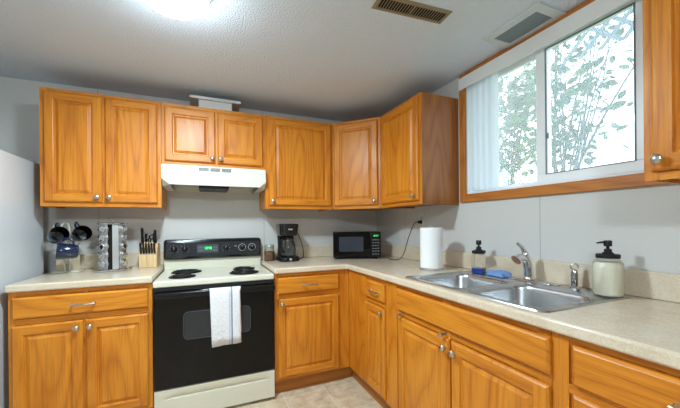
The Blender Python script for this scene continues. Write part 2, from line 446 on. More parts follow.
BF = .616             # base cabinet face distance from wall
BH = .872
def base(label, loc, rz, w, depth, cols, rows, toe0=0, toe1=0, name='base_cabinet'):
    c = thing(name, label, 'cabinet', loc, rz)
    mb = MB(); mb.box(.0005, .006, .105, w - .0005, depth, BH, 0); mb.build('carcass', oak_v, c)
    fr = MB(); face_frame(fr, 0, w, .105, BH, cols, rows); fr.build('face_frame', [oak_v, oak_h], c)
    MB().box(.001 + toe0, .045, 0.0, w - .001 + toe1, .06, .104).build('toe_kick', toe_m, c)
    return c
yb = D - BF
RT = [(.105, .14), (.694, .722), (.852, BH)]
b1 = base('oak base cabinet left of the range with one wide drawer over two doors', (-.973, yb, 0), 0, .668, BF - .003, [(0, .03), (.325, .343), (.638, .668)],
          [(.03, .638, a, b) for a, b in RT])
drawer(b1, .018, .648, .727, .842)
door(b1, .016, .326, .128, .690, knob_at=(.300, .652)); door(b1, .338, .648, .128, .690, knob_at=(.362, .652))
b2 = base('oak base cabinet right of the range with one drawer over one door', (.449, yb, 0), 0, .583, BF - .003, [(0, .03), (.49, .583)],
          [(.03, .49, a, b) for a, b in RT], toe1=.046)
drawer(b2, .024, .494, .727, .842); door(b2, .024, .494, .128, .690, knob_at=(.050, .660))
xr = W - BF
# right run, local x runs towards the camera (-Y)
def L_(y): return 2.203 - y
b3 = base('narrow oak base cabinet in the inside corner with small drawer and slim door', (xr, 2.203, 0), R90, .571, BF - .003, [(0.001, .285), (.536, .571)],
          [(.285, .536, a, b) for a, b in RT], toe0=-.042)
drawer(b3, .293, .543, .727, .842, px=.44); door(b3, .293, .543, .128, .690, s=.044, knob_at=(.519, .660))
b4 = base('oak sink cabinet with long plain false drawer front over two doors', (xr, 1.631, 0), R90, .973, BF - .003, [(0, .09), (.475, .52), (.93, .973)],
          [(.09, .475, a, b) for a, b in RT] + [(.52, .93, a, b) for a, b in RT], name='sink_cabinet')
# open the sink cabinet's carcass top so the bowls hang inside: replace the block by panels
for ch in [o for o in COL.objects if o.parent == b4 and o.name.startswith('carcass')]: bpy.data.objects.remove(ch)
mb = MB(); w4 = .973; d4 = BF - .003
mb.box(.0005, .006, .105, .018, d4, BH); mb.box(w4 - .018, .006, .105, w4 - .0005, d4, BH); mb.box(.018, .006, .105, w4 - .018, d4, .12); mb.box(.018, d4 - .01, .12, w4 - .018, d4, BH)
mb.box(.018, .006, .12, w4 - .018, .010, BH)
mb.build('carcass', oak_v, b4)
drawer(b4, .108, .974, .727, .848, name='false_drawer_front', handle=False)
door(b4, .122, .528, .128, .690, knob_at=(.507, .650)); door(b4, .540, .972, .128, .690, knob_at=(.568, .646))
for x in (.150, .495):
    mb = MB(); mb.lathe([(.007, -.002), (.0045, .002), (.0045, .026), (.010, .028), (.011, .035), (.006, .038), (.001, .039)], (0, 0, 0), 14, 0, '-y')
    mb.build('peg', nickel, b4, loc=(x, -.004, .707))
b5 = base('oak base cabinet at the right edge with a wide drawer, nearest the camera', (xr, .656, 0), R90, .86, BF - .003, [(0, .05), (.62, .86)],
          [(.05, .62, a, b) for a, b in RT])
drawer(b5, .067, .640, .727, .848, px=.346); door(b5, .067, .640, .128, .700, knob_at=(.61, .66))

# ------------------------------------------------------------------ countertops
CT0, CT1 = .8735, .914
def cells(xs, ys_, keep, z0, z1):
    mb = MB(); V = {}
    def g(i, j, k):
        if (i, j, k) not in V: V[(i, j, k)] = mb.bm.verts.new((xs[i], ys_[j], (z0, z1)[k]))
        return V[(i, j, k)]
    K = {(i, j) for i in range(len(xs) - 1) for j in range(len(ys_) - 1) if keep(i, j)}
    for i, j in K:
        for k in (0, 1): mb.face([g(i, j, k), g(i + 1, j, k), g(i + 1, j + 1, k), g(i, j + 1, k)])
        for di, dj, a, b in ((-1, 0, (i, j), (i, j + 1)), (1, 0, (i + 1, j), (i + 1, j + 1)), (0, -1, (i, j), (i + 1, j)), (0, 1, (i, j + 1), (i + 1, j + 1))):
            if (i + di, j + dj) not in K: mb.face([g(*a, 0), g(*b, 0), g(*b, 1), g(*a, 1)])
    return mb
YF = D - .641; XF = W - .641
ct1 = thing('countertop', 'short beige laminate countertop left of the range', 'countertop', (-.98, YF, CT0))
MB().box(0, 0, 0, .677, .639, CT1 - CT0).build('worktop', laminate, ct1, bevel=.009, segs=3)
MB().box(0, .62, CT1 - CT0 + .0005, .677, .6395, .149).build('backsplash', laminate, ct1, bevel=.004)
ct2 = thing('countertop', 'long L-shaped beige laminate countertop holding the sink', 'countertop', (0, 0, 0))
SX0, SX1, SY0, SY1 = 1.048, 1.602, .690, 1.500    # sink outer rim
mb = cells([.447, XF, SX0 + .03, SX1 - .06, W - .002], [-.205, SY0 + .03, SY1 - .03, YF, D - .002],
           lambda i, j: not (i == 0 and j < 3) and not (i == 2 and j == 1), CT0, CT1)
mb.build('worktop', laminate, ct2, bevel=.009, segs=3)
mb = cells([.447, W - .022, W - .0015], [-.205, D - .022, D - .0015], lambda i, j: not (i == 0 and j == 0), CT1 + .0005, 1.0225)
mb.build('backsplash', laminate, ct2, bevel=.004)

# ------------------------------------------------------------------ sink
sk = thing('kitchen_sink', 'stainless steel double-bowl sink set into the long countertop', 'sink', ((SX0 + SX1) / 2, (SY0 + SY1) / 2, CT1))
scx, scy = (SX0 + SX1) / 2, (SY0 + SY1) / 2
mb = MB(); bm = mb.bm
bowls = [(SX0 + .222, 1.285, .185, .178), (SX0 + .222, .905, .185, .178)]
def loopv(pts, z): return [bm.verts.new((x - scx, y - scy, z)) for x, y in pts]
outer0 = loopv(rrect(scx, scy, (SX1 - SX0) / 2, (SY1 - SY0) / 2, .035), .0006)
outer1 = loopv(rrect(scx, scy, (SX1 - SX0) / 2 - .003, (SY1 - SY0) / 2 - .003, .033), .005)
outer2 = loopv(rrect(scx, scy, (SX1 - SX0) / 2 - .014, (SY1 - SY0) / 2 - .014, .026), .0045)
outer3 = loopv(rrect(scx, scy, (SX1 - SX0) / 2 - .018, (SY1 - SY0) / 2 - .018, .022), .002)
def bridge(a, b, smooth=True):
    n = len(a)
    for i in range(n):
        f = bm.faces.new((a[i], a[(i + 1) % n], b[(i + 1) % n], b[i])); f.smooth = smooth
bridge(outer0, outer1); bridge(outer1, outer2); bridge(outer2, outer3)
edges = [bm.edges.get((outer3[i], outer3[(i + 1) % len(outer3)])) for i in range(len(outer3))]
drains = []
for (bx, by, hx, hy) in bowls:
    l0 = loopv(rrect(bx, by, hx, hy, .07), .002)
    edges += [bm.edges.new((l0[i], l0[(i + 1) % len(l0)])) for i in range(len(l0))]
    prev = l0
    for ins, z in ((.004, -.0005), (.008, -.006), (.011, -.02), (.022, -.135), (.03, -.158), (.048, -.170), (.08, -.175)):
        l = loopv(rrect(bx, by, hx - ins, hy - ins, max(.07 - ins * .3, .02)), z); bridge(prev, l); prev = l
    f = bm.faces.new(prev)
    drains.append((bx - scx, by - scy))
bmesh.ops.triangle_fill(bm, use_beauty=True, use_dissolve=False, edges=edges)
for f in bm.faces: f.smooth = True
basin = mb.build('basin', steel, sk, sharp=50)
for dx, dy in drains:
    d = MB(); d.lathe([(.045, 0), (.045, .003), (.036, .003), (.034, -.001), (.01, -.0008)], (dx, dy, -.1745), 28); d.build('drain', chrome, sk)

# faucet
fx, fy = 1.558, 1.105
fa = thing('kitchen_faucet', 'chrome single-lever faucet behind the sink divider', 'faucet', (fx, fy, CT1 + .0025))
mb = MB(); lp = []
for ins, z in ((0, 0), (0, .006), (.004, .010), (.010, .012)):
    lp.append([(x, y, z) for x, y in rrect(0, 0, .030 - ins, .125 - ins, .028 - ins * .8)])
mb.loft(lp, 0, True); mb.build('deck_plate', chrome, fa, sharp=50)
mb = MB(); mb.tube(spline([(0, 0, .010), (0, 0, .03), (-.004, 0, .07), (-.014, .003, .115), (-.022, .005, .135)], 5), [.027] * 3 + [.024 - i * .0002 for i in range(5)] + [.0225] * 4 + [.0215] * 4 + [.021] * 4 + [.018], 24)
mb.build('faucet_body', chrome, fa)
mb = MB(); mb.tube(spline([(-.010, .002, .100), (-.030, .005, .118), (-.056, .009, .124), (-.078, .013, .112)], 5), [.018] * 5 + [.018] * 5 + [.020] * 3 + [.024, .027, .027], 20)
mb.build('spout', chrome, fa)
mb = MB()
pts = spline([(-.020, .004, .130), (-.024, .004, .150), (-.040, .008, .178), (-.066, .014, .200)], 5)
mb.tube(pts, [.020, .020, .019, .018, .0165, .014, .012, .011, .0105, .010, .010, .0095, .009, .009, .008, .005], 16)
mb.build('lever_handle', chrome, fa)
# sprayer
sp = thing('sink_sprayer', 'slim chrome side sprayer with a ring on top, beside the big soap jar', 'sprayer', (1.573, .895, CT1 + .0025))
MB().lathe([(.024, 0), (.024, .003), (.017, .009), (.015, .012)], seg=24).build('sprayer_base', chrome, sp)
MB().lathe([(.013, .010), (.0135, .02), (.014, .06), (.012, .078), (.009, .084)], seg=20).build('sprayer_body', mat('dark_chrome', srgb(165, 167, 170), .15, 1), sp)
mb = MB(); c = Vector((0, 0, .099)); q = Vector((.75, -.66, 0))
mb.tube([c + .014 * (math.cos(a) * q + math.sin(a) * Vector((0, 0, 1))) for a in [2 * PI * i / 20 for i in range(21)]], .0045, 8, cap=False)
mb.build('sprayer_ring', nickel, sp)
# sink hole cover
mb = MB(); mb.lathe([(.019, 0), (.019, .004), (.012, .009), (.001, .010)], seg=20)
tag(mb.build('hole_cover', chrome, loc=(1.573, .965 + .012, CT1 + .0025)), 'small round chrome cover on the sink ledge by the faucet', 'hole cover')

# ------------------------------------------------------------------ soap bottles
def pump(parent, z, s=1.0, ang=0, collar=.02):
    mb = MB(); mb.lathe([(collar, z), (collar, z + .004 * s), (.014 * s, z + .010 * s), (.014 * s, z + .022 * s), (.006 * s, z + .024 * s), (.006 * s, z + .034 * s), (.015 * s, z + .036 * s), (.015 * s, z + .058 * s), (.013 * s, z + .061 * s)], seg=20)
    d = Vector((math.cos(ang), math.sin(ang), 0))
    mb.tube([d * .008 * s + Vector((0, 0, z + .052 * s)), d * .03 * s + Vector((0, 0, z + .053 * s)), d * .052 * s + Vector((0, 0, z + .050 * s))], [.006 * s, .0045 * s, .003 * s], 8)
    return mb.build('pump', black_matte, parent)
soap_white = mat('pale_cream_soap', srgb(238, 230, 212), .35)
jar = thing('soap_dispenser', 'large glass jar of creamy soap with black pump, right of the sink', 'soap dispenser', (1.530, .744, CT1 + .005))
prof = [(.036, 0), (.048, .002), (.051, .010), (.051, .118), (.049, .134), (.041, .146), (.036, .150), (.036, .158)]
MB().lathe([(.034, .003), (.046, .0045), (.0495, .012), (.0495, .112), (.048, .128), (.040, .138), (.02, .1385)], seg=40).build('liquid_soap', soap_white, jar)
MB().lathe(prof, seg=40, cap1=False).build('glass_jar', clear_glass, jar)
MB().lathe([(.039, .154), (.040, .156), (.040, .168), (.038, .170)], seg=36).build('lid', black_matte, jar)
pump(jar, .170, .92, math.radians(160))
blue_soap = mat('blue_dish_soap', srgb(40, 72, 160), .15)
sj = thing('soap_dispenser', 'small clear bottle of blue dish soap with black pump, left of the faucet', 'soap dispenser', (1.530, 1.400, CT1 + .003))
def sq(h, z, r=.008): return [(x, y, z) for x, y in rrect(0, 0, h, h, r, 4)]
mb = MB(); mb.loft([sq(.030, 0), sq(.034, .003), sq(.035, .01), sq(.035, .105), sq(.030, .114), sq(.024, .118), sq(.024, .130)], 0, True, True, False)
ob = mb.build('glass_bottle', clear_glass, sj); 
MB().loft([sq(.030, .0025), sq(.0325, .005), sq(.0325, .034)], 0, True).build('liquid_soap', blue_soap, sj)
mb = MB(); mb.loft([sq(.031, .121), sq(.032, .123), sq(.032, .137), sq(.03, .139)], 0, False); mb.build('lid', black_matte, sj)
pump(sj, .139, 1.0, math.radians(200))
for o in list(COL.objects):
    if o.parent == sj: o.rotation_euler = (0, 0, .42)
# folded dish cloth
mb = MB(); rnd = random.Random(3)
def cloth_block(mb, lx, ly, h, nx=18, ny=12, seed=1):
    def hh(x, y): return h * (0.78 + .16 * math.sin(x * 70 + 1) * math.cos(y * 90) + .12 * math.sin(x * 33 + y * 50 + seed))
    top = [[None] * (ny + 1) for _ in range(nx + 1)]; bot = [[None] * (ny + 1) for _ in range(nx + 1)]
    for i in range(nx + 1):
        for j in range(ny + 1):
            u, v = i / nx * 2 - 1, j / ny * 2 - 1
            e = (1 - abs(u) ** 14) * (1 - abs(v) ** 14)
            x, y = u * lx / 2 * (1 - .06 * math.sin(v * 3)), v * ly / 2 * (1 + .05 * math.sin(u * 4))
            top[i][j] = mb.bm.verts.new((x, y, .002 + hh(x, y) * e ** .5)); bot[i][j] = mb.bm.verts.new((x * .98, y * .98, 0))
    for i in range(nx):
        for j in range(ny):
            for g in (top, bot): f = mb.face([g[i][j], g[i + 1][j], g[i + 1][j + 1], g[i][j + 1]], 0, True)
    for i in range(nx):
        for j in (0, ny): mb.face([top[i][j], top[i + 1][j], bot[i + 1][j], bot[i][j]], 0, True)
    for j in range(ny):
        for i in (0, nx): mb.face([top[i][j], top[i][j + 1], bot[i][j + 1], bot[i][j]], 0, True)
cloth_block(mb, .075, .125, .030)
o = mb.build('dish_cloth', mat('blue_cloth', srgb(112, 146, 200), .9), loc=(1.545, 1.272, CT1 + .006), sharp=80); o.rotation_euler = (0, 0, -.12)
tag(o, 'folded light blue dish cloth on the sink rim beside the blue soap', 'dish cloth')

# ------------------------------------------------------------------ paper towel
pt = thing('paper_towel_holder', 'white paper towel roll standing on a chrome holder by the sink', 'paper towels', (1.402, 1.675, CT1))
MB().lathe([(.080, 0.0005), (.080, .007), (.074, .011), (.02, .012)], seg=40).build('holder_base', chrome, pt)
MB().lathe([(.006, .012), (.006, .290), (.001, .292)], seg=12).build('holder_rod', chrome, pt)
mb = MB(); lp = [[(0, 0, 0)]]; mb = MB()
mb.lathe([(.019, .0125), (.070, .0125), (.0735, .015), (.0735, .276), (.070, .280), (.019, .280), (.019, .0125)], seg=56, cap0=False, cap1=False)
mb.build('paper_roll', mat('white_paper', srgb(240, 240, 240), .9), pt)

# ------------------------------------------------------------------ microwave
mwx0, mwx1, mwy0, mwy1 = 1.039, 1.464, 2.533, 2.793
mw = thing('microwave', 'small black countertop microwave in the back corner', 'microwave', (mwx0, mwy0, CT1 + .0004), math.radians(-22))
mww, mwd, mwh = mwx1 - mwx0, mwy1 - mwy0, .240
MB().box(0, .022, .012, mww, mwd, mwh).build('housing', black_pl, mw, bevel=.006)
for x in (.04, mww - .04):
    for y in (.05, mwd - .05): MB().lathe([(.014, 0), (.014, .013)], (x, y, 0), 14).build('foot', black_matte, mw)
dr = MB().box(.002, 0, .014, .328, .021, mwh - .002).build('door', black_gloss, mw, bevel=.004)
mb = MB(); mb.loft([[(x, -.0006 - k, z) for x, z in rrect(.160, .132, .108, .066, .012, 4)] for k in (0, .0006)], 0, False)
mb.build('door_window', mat('grey_window_mesh', srgb(52, 58, 68), .12, coat=.3), dr)
pn = MB().box(.330, 0, .014, mww - .002, .021, mwh - .002).build('control_panel', black_pl, mw, bevel=.004)
MB().box(.346, -.002, .190, .408, -.0002, .218).build('display', mat('dark_display', srgb(10, 30, 14), .2), pn)
digit_m = mat('green_led', srgb(60, 255, 110), .4, emit=(0.15, 1, 0.3, 1), strength=0.8)
def segs(mb, s, x, z, h, y, M=None):
    """seven-segment characters"""
    w = h * .55; t = h * .13
    S = {'a': (0, h - t, w, h), 'g': (0, h / 2 - t / 2, w, h / 2 + t / 2), 'd': (0, 0, w, t), 'f': (0, h / 2, t, h), 'b': (w - t, h / 2, w, h), 'e': (0, 0, t, h / 2), 'c': (w - t, 0, w, h / 2)}
    DG = {'0': 'abcdef', '1': 'bc', '2': 'abged', '3': 'abgcd', '4': 'fgbc', '5': 'afgcd', '6': 'afgedc', '7': 'abc', '8': 'abcdefg', '9': 'abcdfg'}
    for c in s:
        if c == ':':
            for zz_ in (h * .3, h * .65): mb.box(x, y - .0006, z + zz_, x + t, y, z + zz_ + t)
            x += t * 2.2; continue
        for k in DG[c]:
            a = S[k]; mb.box(x + a[0], y - .0006, z + a[1], x + a[2], y, z + a[3])
        x += w + t * 1.3
mb = MB(); segs(mb, '12:47', .353, .197, .015, -.0022); mb.build('display_digits', digit_m, pn)
key_m = mat('grey_keypad_print', srgb(120, 124, 128), .5)
for r in range(6):
    for c in range(3):
        x = .346 + c * .023; z = .172 - r * .025
        MB().box(x, -.0015, z - .007, x + .015, -.0002, z).build('button', key_m, pn)

# ------------------------------------------------------------------ coffee maker
cm = thing('coffee_maker', 'black drip coffee maker with glass carafe, right of the range', 'coffee maker', (.652, 2.600, CT1 + .0004))
def rr(cx, cy, hx, hy, r, z): return [(x, y, z) for x, y in rrect(cx, cy, hx, hy, r, 5)]
mb = MB(); mb.loft([rr(0, .03, .084, .105, .05, 0), rr(0, .03, .088, .109, .052, .006), rr(0, .03, .085, .106, .05, .034), rr(0, .03, .080, .100, .048, .040)], 0, True); mb.build('base', black_pl, cm)
mb = MB(); mb.loft([rr(0, .105, .070, .032, .02, .038), rr(0, .105, .066, .030, .02, .12), rr(0, .105, .070, .032, .02, .22)], 0, True); mb.build('water_column', black_pl, cm)
mb = MB(); mb.loft([rr(0, .03, .068, .085, .05, .213), rr(0, .03, .076, .096, .052, .225), rr(0, .03, .083, .104, .052, .300), rr(0, .03, .086, .107, .052, .304), rr(0, .03, .082, .103, .05, .314), rr(0, .03, .05, .07, .04, .318)], 0, True)
hd = mb.build('brew_head', black_pl, cm)
MB().box(-.018, -.0775, .264, .018, -.0755, .276).build('badge', mat('badge_silver', srgb(170, 172, 175), .4, .5), hd)
MB().lathe([(.011, -.002), (.011, .003), (.009, .005)], (.0, -.079, .020), 18, 0, '-y').build('power_button', mat('button_silver', srgb(190, 192, 196), .3, .6), cm)
cf = MB().lathe([(.045, .0425), (.058, .047), (.064, .07), (.064, .10), (.056, .145), (.046, .175), (.045, .188)], (0, -.002, 0), 32, cap1=False).build('carafe', clear('carafe_glass', (.62, .66, .68, 1), .10), cm)
MB().lathe([(.047, .183), (.049, .186), (.049, .203), (.035, .211), (.01, .212)], (0, -.002, 0), 28).build('carafe_lid', black_pl, cf)
mb = MB(); mb.tube(spline([(-.040, -.030, .190), (-.062, -.050, .188), (-.070, -.060, .150), (-.064, -.055, .09), (-.050, -.040, .078)], 5), .008, 8); mb.build('carafe_handle', black_pl, cf)
mb = MB()
for k in range(5): mb.box(-.004, -.0672, .075 + k * .018, .018, -.066, .077 + k * .018)
mb.build('level_marks', key_m, cf)
# cord of coffee maker
mb = MB(); mb.tube(spline([(.735, 2.715, 1.185), (.765, 2.73, 1.155), (.815, 2.755, 1.06), (.835, 2.76, .965), (.82, 2.74, .922), (.78, 2.745, .918), (.74, 2.768, .918)], 7), .0032, 8)
o = mb.build('power_cord', cord_m, cm); o.matrix_parent_inverse = Matrix.Translation(cm.location).inverted()

# jar of coffee
sjx = thing('storage_jar', 'small clear glass jar of brown ground coffee between range and coffee maker', 'jar', (.506, 2.680, CT1 + .0004))
MB().lathe([(.030, .0), (.042, .002), (.045, .010), (.045, .095), (.040, .108), (.037, .112), (.037, .118)], seg=32, cap1=False).build('glass_jar', clear_glass, sjx)
MB().lathe([(.028, .003), (.041, .004), (.0425, .011), (.0425, .080), (.02, .083)], seg=32).build('ground_coffee', speckle('coffee', srgb(96, 62, 44), srgb(120, 80, 56), srgb(150, 106, 78), .8, 300, 60), sjx)
MB().lathe([(.040, .112), (.0415, .114), (.0415, .130), (.036, .140), (.01, .141)], seg=32).build('lid', mat('pale_green_lid', srgb(150, 160, 150), .25, .3), sjx)

# ------------------------------------------------------------------ range
RX0, RX1 = -.299, .4425
RYF, RYB = 2.176, 2.800
rg = thing('electric_range', 'almond electric coil range with black oven door and control panel', 'range', (RX0, RYF, 0))
rw = RX1 - RX0; rd = RYB - RYF
MB().box(.002, .045, .02, rw - .002, rd, .838).build('body', almond, rg)
mb = MB(); mb.box(0, -.004, .840, rw, rd - .055, .880); ct = mb.build('cooktop', almond, rg, bevel=.008, segs=3)
MB().box(0, rd - .054, .82, rw, rd, .956).build('backguard_base', almond, rg, bevel=.004)
mb = MB(); lps = []
for y, ins in ((rd, 0), (rd - .072, 0), (rd - .078, .003), (rd - .080, .008)):
    lps.append([(x, y, z) for x, z in rrect(rw / 2, 1.036, rw / 2 - ins, .079 - ins, .024, 5)])
mb.loft(lps, 0, True); bg = mb.build('control_panel', mat('black_panel_frame', srgb(12, 12, 14), .16, coat=.4), rg, sharp=30)
mb = MB(); mb.loft([[(x, rd - .080 - k, z) for x, z in rrect(rw / 2, 1.034, rw / 2 - .018, .055, .014, 5)] for k in (0, .0012)], 0, False)
face = mb.build('control_face', mat('graphite_control_face', srgb(66, 69, 75), .22, .6, coat=.3), bg)
knob_m = mat('black_knob', srgb(14, 14, 15), .3)
kmark = mat('white_print', srgb(205, 208, 210), .5)
ky = rd - .0812
def rknob(x, z, ring):
    mb = MB(); mb.lathe([(.023, -.001), (.023, .004), (.019, .008), (.018, .022), (.015, .024), (.001, .0245)], (0, 0, 0), 24, 0, '-y'); mb.box(-.005, -.031, -.018, .005, -.022, .018)
    k = mb.build('control_knob', knob_m, bg, loc=(x, ky, z))
    MB().box(-.001, -.0316, .004, .001, -.0308, .017).build('pointer', kmark, k)
    mb = MB()
    if ring:
        mb.tube([(.029 * math.cos(a), -.0008, .029 * math.sin(a)) for a in [2 * PI * i / 28 for i in range(29)]], .0016, 6, cap=False)
    else:
        for i in range(8):
            a = PI / 4 * i; mb.box(-.001, -.001, .027, .001, -.0002, .031, M=Matrix.Rotation(a, 4, 'Y'))
    mb.build('dial_print', kmark, k)
for x, rg_ in ((.072, 0), (.148, 0), (.455, 0), (.584, 1), (.664, 1)): rknob(x, 1.038, rg_)
MB().lathe([(.006, 0), (.006, .003)], (.207, ky, 1.036), 12, 0, '-y').build('indicator_lamp', knob_m, bg)
MB().box(.236, ky - .0012, 1.004, .396, ky + .0002, 1.070).build('clock_surround', mat('silver_grey_print', srgb(86, 90, 96), .3, .4), bg)
ds = MB().box(.286, ky - .0022, 1.026, .344, ky - .0013, 1.056).build('clock_display', mat('green_clock', srgb(16, 60, 36), .3, emit=(0.05, 0.6, 0.3, 1), strength=.35), bg)
mb = MB(); segs(mb, '12:48', .293, 1.032, .017, ky - .0023); mb.build('clock_digits', digit_m, ds)
for x in (.250, .262, .274, .356, .368, .380):
    for z in (1.018, 1.040): MB().box(x - .004, ky - .0024, z, x + .004, ky - .0012, z + .010).build('clock_button', key_m, bg)
MB().box(.523, ky - .0008, 1.048, .540, ky, 1.052).build('panel_print', kmark, bg)
# burners
coil_m = mat('burner_coil_black', srgb(30, 29, 30), .45, .3); pan_m = mat('black_drip_pan', srgb(16, 16, 17), .25, .2)
def burner(x, y, r):
    mb = MB(); mb.lathe([(r + .005, 0.0005), (r + .005, .003), (r + .003, .005), (r * .7, .0015), (.01, .001)], (0, 0, 0), 36)
    p = mb.build('drip_pan', pan_m, rg, loc=(x, y, .880))
    mb = MB(); turns = 4 if r > .09 else 3; n = turns * 28
    pts = [((.018 + (r - .018) * i / n) * math.cos(2 * PI * i / 28), (.018 + (r - .018) * i / n) * math.sin(2 * PI * i / 28), .0085) for i in range(n + 1)]
    mb.tube(pts, .0042, 8)
    for a in (0.3, 2.4, 4.5): mb.box(0, -.002, .003, r, .002, .006, M=Matrix.Rotation(a, 4, 'Z'))
    mb.build('heating_coil', coil_m, p)
for x, y, r in ((.170, .360, .098), (.155, .135, .078), (.575, .345, .078), (.555, .145, .098)): burner(x, y, r)
# oven door
MB().box(.004, -.006, .818, rw - .004, .044, .8385).build('vent_trim', black_matte, rg)
dr = MB().box(.004, -.010, .215, rw - .004, .043, .814).build('oven_door', black_gloss, rg, bevel=.006)
mb = MB(); mb.loft([[(x, -.0102 - k, z) for x, z in rrect(.372, .592, .200, .082, .024, 5)] for k in (0, .0010)], 0, False)
mb.build('oven_window', mat('smoked_oven_window', srgb(34, 37, 44), .10, coat=.3), dr)
mb = MB(); mb.tube([(x, -.0115, z) for x, z in rrect(.372, .592, .204, .086, .028, 5)] + [(.372 + .204, -.0115, .592 + .058)], .0022, 6, cap=False); mb.build('window_border', mat('grey_window_border', srgb(70, 74, 82), .3), dr)
hb = MB(); hb.box(.004, -.048, .775, rw - .004, -.030, .812)
for x in (.02, rw - .05): hb.box(x, -.031, .782, x + .03, -.009, .806)
hb.build('handle', black_pl, dr, bevel=.006, segs=3)
# drawer with scooped grip
mb = MB(); x0, x1, z0, z1 = .004, rw - .004, .022, .208; yf = -.006
xs_ = [x0, x0 + .05] + [x0 + .05 + (x1 - x0 - .1) * i / 14 for i in range(1, 14)] + [x1 - .05, x1]
zr = [z0, .12, .148, .152, .168, .178, z1]
def dpt(x, z):
    y = yf
    t = min(1, max(0, (x - x0 - .05) / .05)) * min(1, max(0, (x1 - .05 - x) / .05))
    if abs(z - .152) < .001: y += .016 * t
    if abs(z - .168) < .001: y += .004 * t
    pass
    return (x, y, z)
G = [[mb.bm.verts.new(dpt(x, z)) for z in zr] for x in xs_]
for i in range(len(xs_) - 1):
    for j in range(len(zr) - 1): mb.face([G[i][j], G[i + 1][j], G[i + 1][j + 1], G[i][j + 1]], 0, True)
mb.box(x0, yf + .022, z0, x1, .043, z1)
for (a, b) in (((x0, z0), (x1, z0)), ((x1, z0), (x1, z1)), ((x1, z1), (x0, z1)), ((x0, z1), (x0, z0))):
    mb.face([(a[0], yf, a[1]), (b[0], yf, b[1]), (b[0], yf + .022, b[1]), (a[0], yf + .022, a[1])])
mb.build('storage_drawer', almond, rg, sharp=60)
for x in (.04, rw - .04):
    for y in (.06, rd - .06): MB().lathe([(.016, 0), (.016, .021)], (x, y, 0), 12).build('foot', black_matte, rg)

# towel over the oven handle
towel_m = mat('white_towel', rough=.9)
tc = N(towel_m, 'ShaderNodeTexCoord'); s_ = N(towel_m, 'ShaderNodeSeparateXYZ'); L(towel_m, tc.outputs['Object'], s_.inputs[0])
def stripe(x, w_): return math_node(towel_m, 'LESS_THAN', math_node(towel_m, 'ABSOLUTE', math_node(towel_m, 'SUBTRACT', s_.outputs[0], x)), w_)
st = math_node(towel_m, 'ADD', math_node(towel_m, 'MULTIPLY', stripe(.133, .0045), .55), math_node(towel_m, 'MULTIPLY', stripe(.124, .0115), .25))
mx = N(towel_m, 'ShaderNodeMix', data_type='RGBA'); mx.inputs[6].default_value = srgb(226, 226, 230); mx.inputs[7].default_value = srgb(70, 100, 140)
L(towel_m, st, mx.inputs[0]); L(towel_m, mx.outputs[2], bsdf(towel_m).inputs['Base Color'])
_tn = N(towel_m, 'ShaderNodeTexNoise'); _tn.inputs['Scale'].default_value = 22; _tn.inputs['Detail'].default_value = 3; bump(towel_m, _tn.outputs[0], .7, .008)
mb = MB()
prof = [(-.056, -.362), (-.059, -.31), (-.057, -.25), (-.059, -.20), (-.057, -.15), (-.058, -.10), (-.057, -.05), (-.056, -.03), (-.052, -.001), (-.046, .0045), (-.038, .006), (-.030, .004), (-.0265, -.002), (-.0255, -.03), (-.0155, -.06), (-.0155, -.10), (-.0155, -.15), (-.0155, -.25), (-.0155, -.30)]
nx = 16; wd = .183; G = []
for i in range(nx + 1):
    u = i / nx; row = []
    for k, (py, pz) in enumerate(prof):
        hang = max(0, -pz) / .345; front = k < 8
        y = py + (-(.5 + .5 * math.sin(u * 9 + .6)) * .007 * hang - .003 * hang * (.5 + .5 * math.sin(u * 23 + pz * 30)) if front else 0)
        x = u * wd + (.010 * hang * (1 - u) + .006 * hang * u) * (1 if front else 1.3) + (0 if front else .006 * u)
        z = pz + (.004 * u if front else 0)
        row.append(mb.bm.verts.new((x, y, z)))
    G.append(row)
for i in range(nx):
    for k in range(len(prof) - 1): mb.face([G[i][k], G[i + 1][k], G[i + 1][k + 1], G[i][k + 1]], 0, True)
o = mb.build('dish_towel', towel_m, loc=(.022, RYF, .813), sharp=80, solid=.003)
tag(o, 'white dish towel with a blue stripe hanging from the oven handle', 'dish towel')

# ------------------------------------------------------------------ range hood
hx0, hx1 = -.277, .439; hw = hx1 - hx0; hz0, hz1 = 1.502, 1.6535
hd = thing('range_hood', 'white under-cabinet range hood over the stove', 'range hood', (hx0, 2.440, hz0))
hdep = D - .002 - 2.440; hh = hz1 - hz0
mb = MB()
# shell: front sloping slightly, lower lip and open underside
mb.box(0, .010, .075, hw, hdep, hh); 
mb.face([(0, 0, .052), (hw, 0, .052), (hw, .010, hh), (0, .010, hh)])
mb.face([(0, 0, .052), (.05, .0, .012), (hw - .05, .0, .012), (hw, 0, .052)])
mb.face([(.05, 0, .012), (hw - .05, 0, .012), (hw - .05, .012, .012), (.05, .012, .012)])
for s in (0, hw):
    q = .05 if s == 0 else hw - .05
    mb.face([(s, 0, .052), (s, 0.012, .075), (s, hdep, .075), (s, hdep, .0), (s, .06, .0)])
    mb.face([(s, 0, .052), (q, 0, .012), (q, .012, .012), (s, .06, 0)])
    mb.face([(q, .012, .012), (s, .06, 0), (s, hdep, 0), (q, hdep, 0)])
mb.box(.05, .012, .012, hw - .05, .02, .07); mb.box(.05, hdep - .01, 0, hw - .05, hdep, .07)
mb.build('hood_shell', hood_m, hd, sharp=20)
MB().box(.05, .021, .040, hw - .05, hdep - .011, .044).build('underside_panel', mat('hood_underside', srgb(200, 200, 188), .5), hd)
MB().box(.235, .045, -.006, .445, .30, .040).build('grease_filter', mat('dark_filter', srgb(48, 50, 52), .45, .5), hd, bevel=.004)
slot_m = mat('hood_slot_grey', srgb(112, 114, 112), .6)
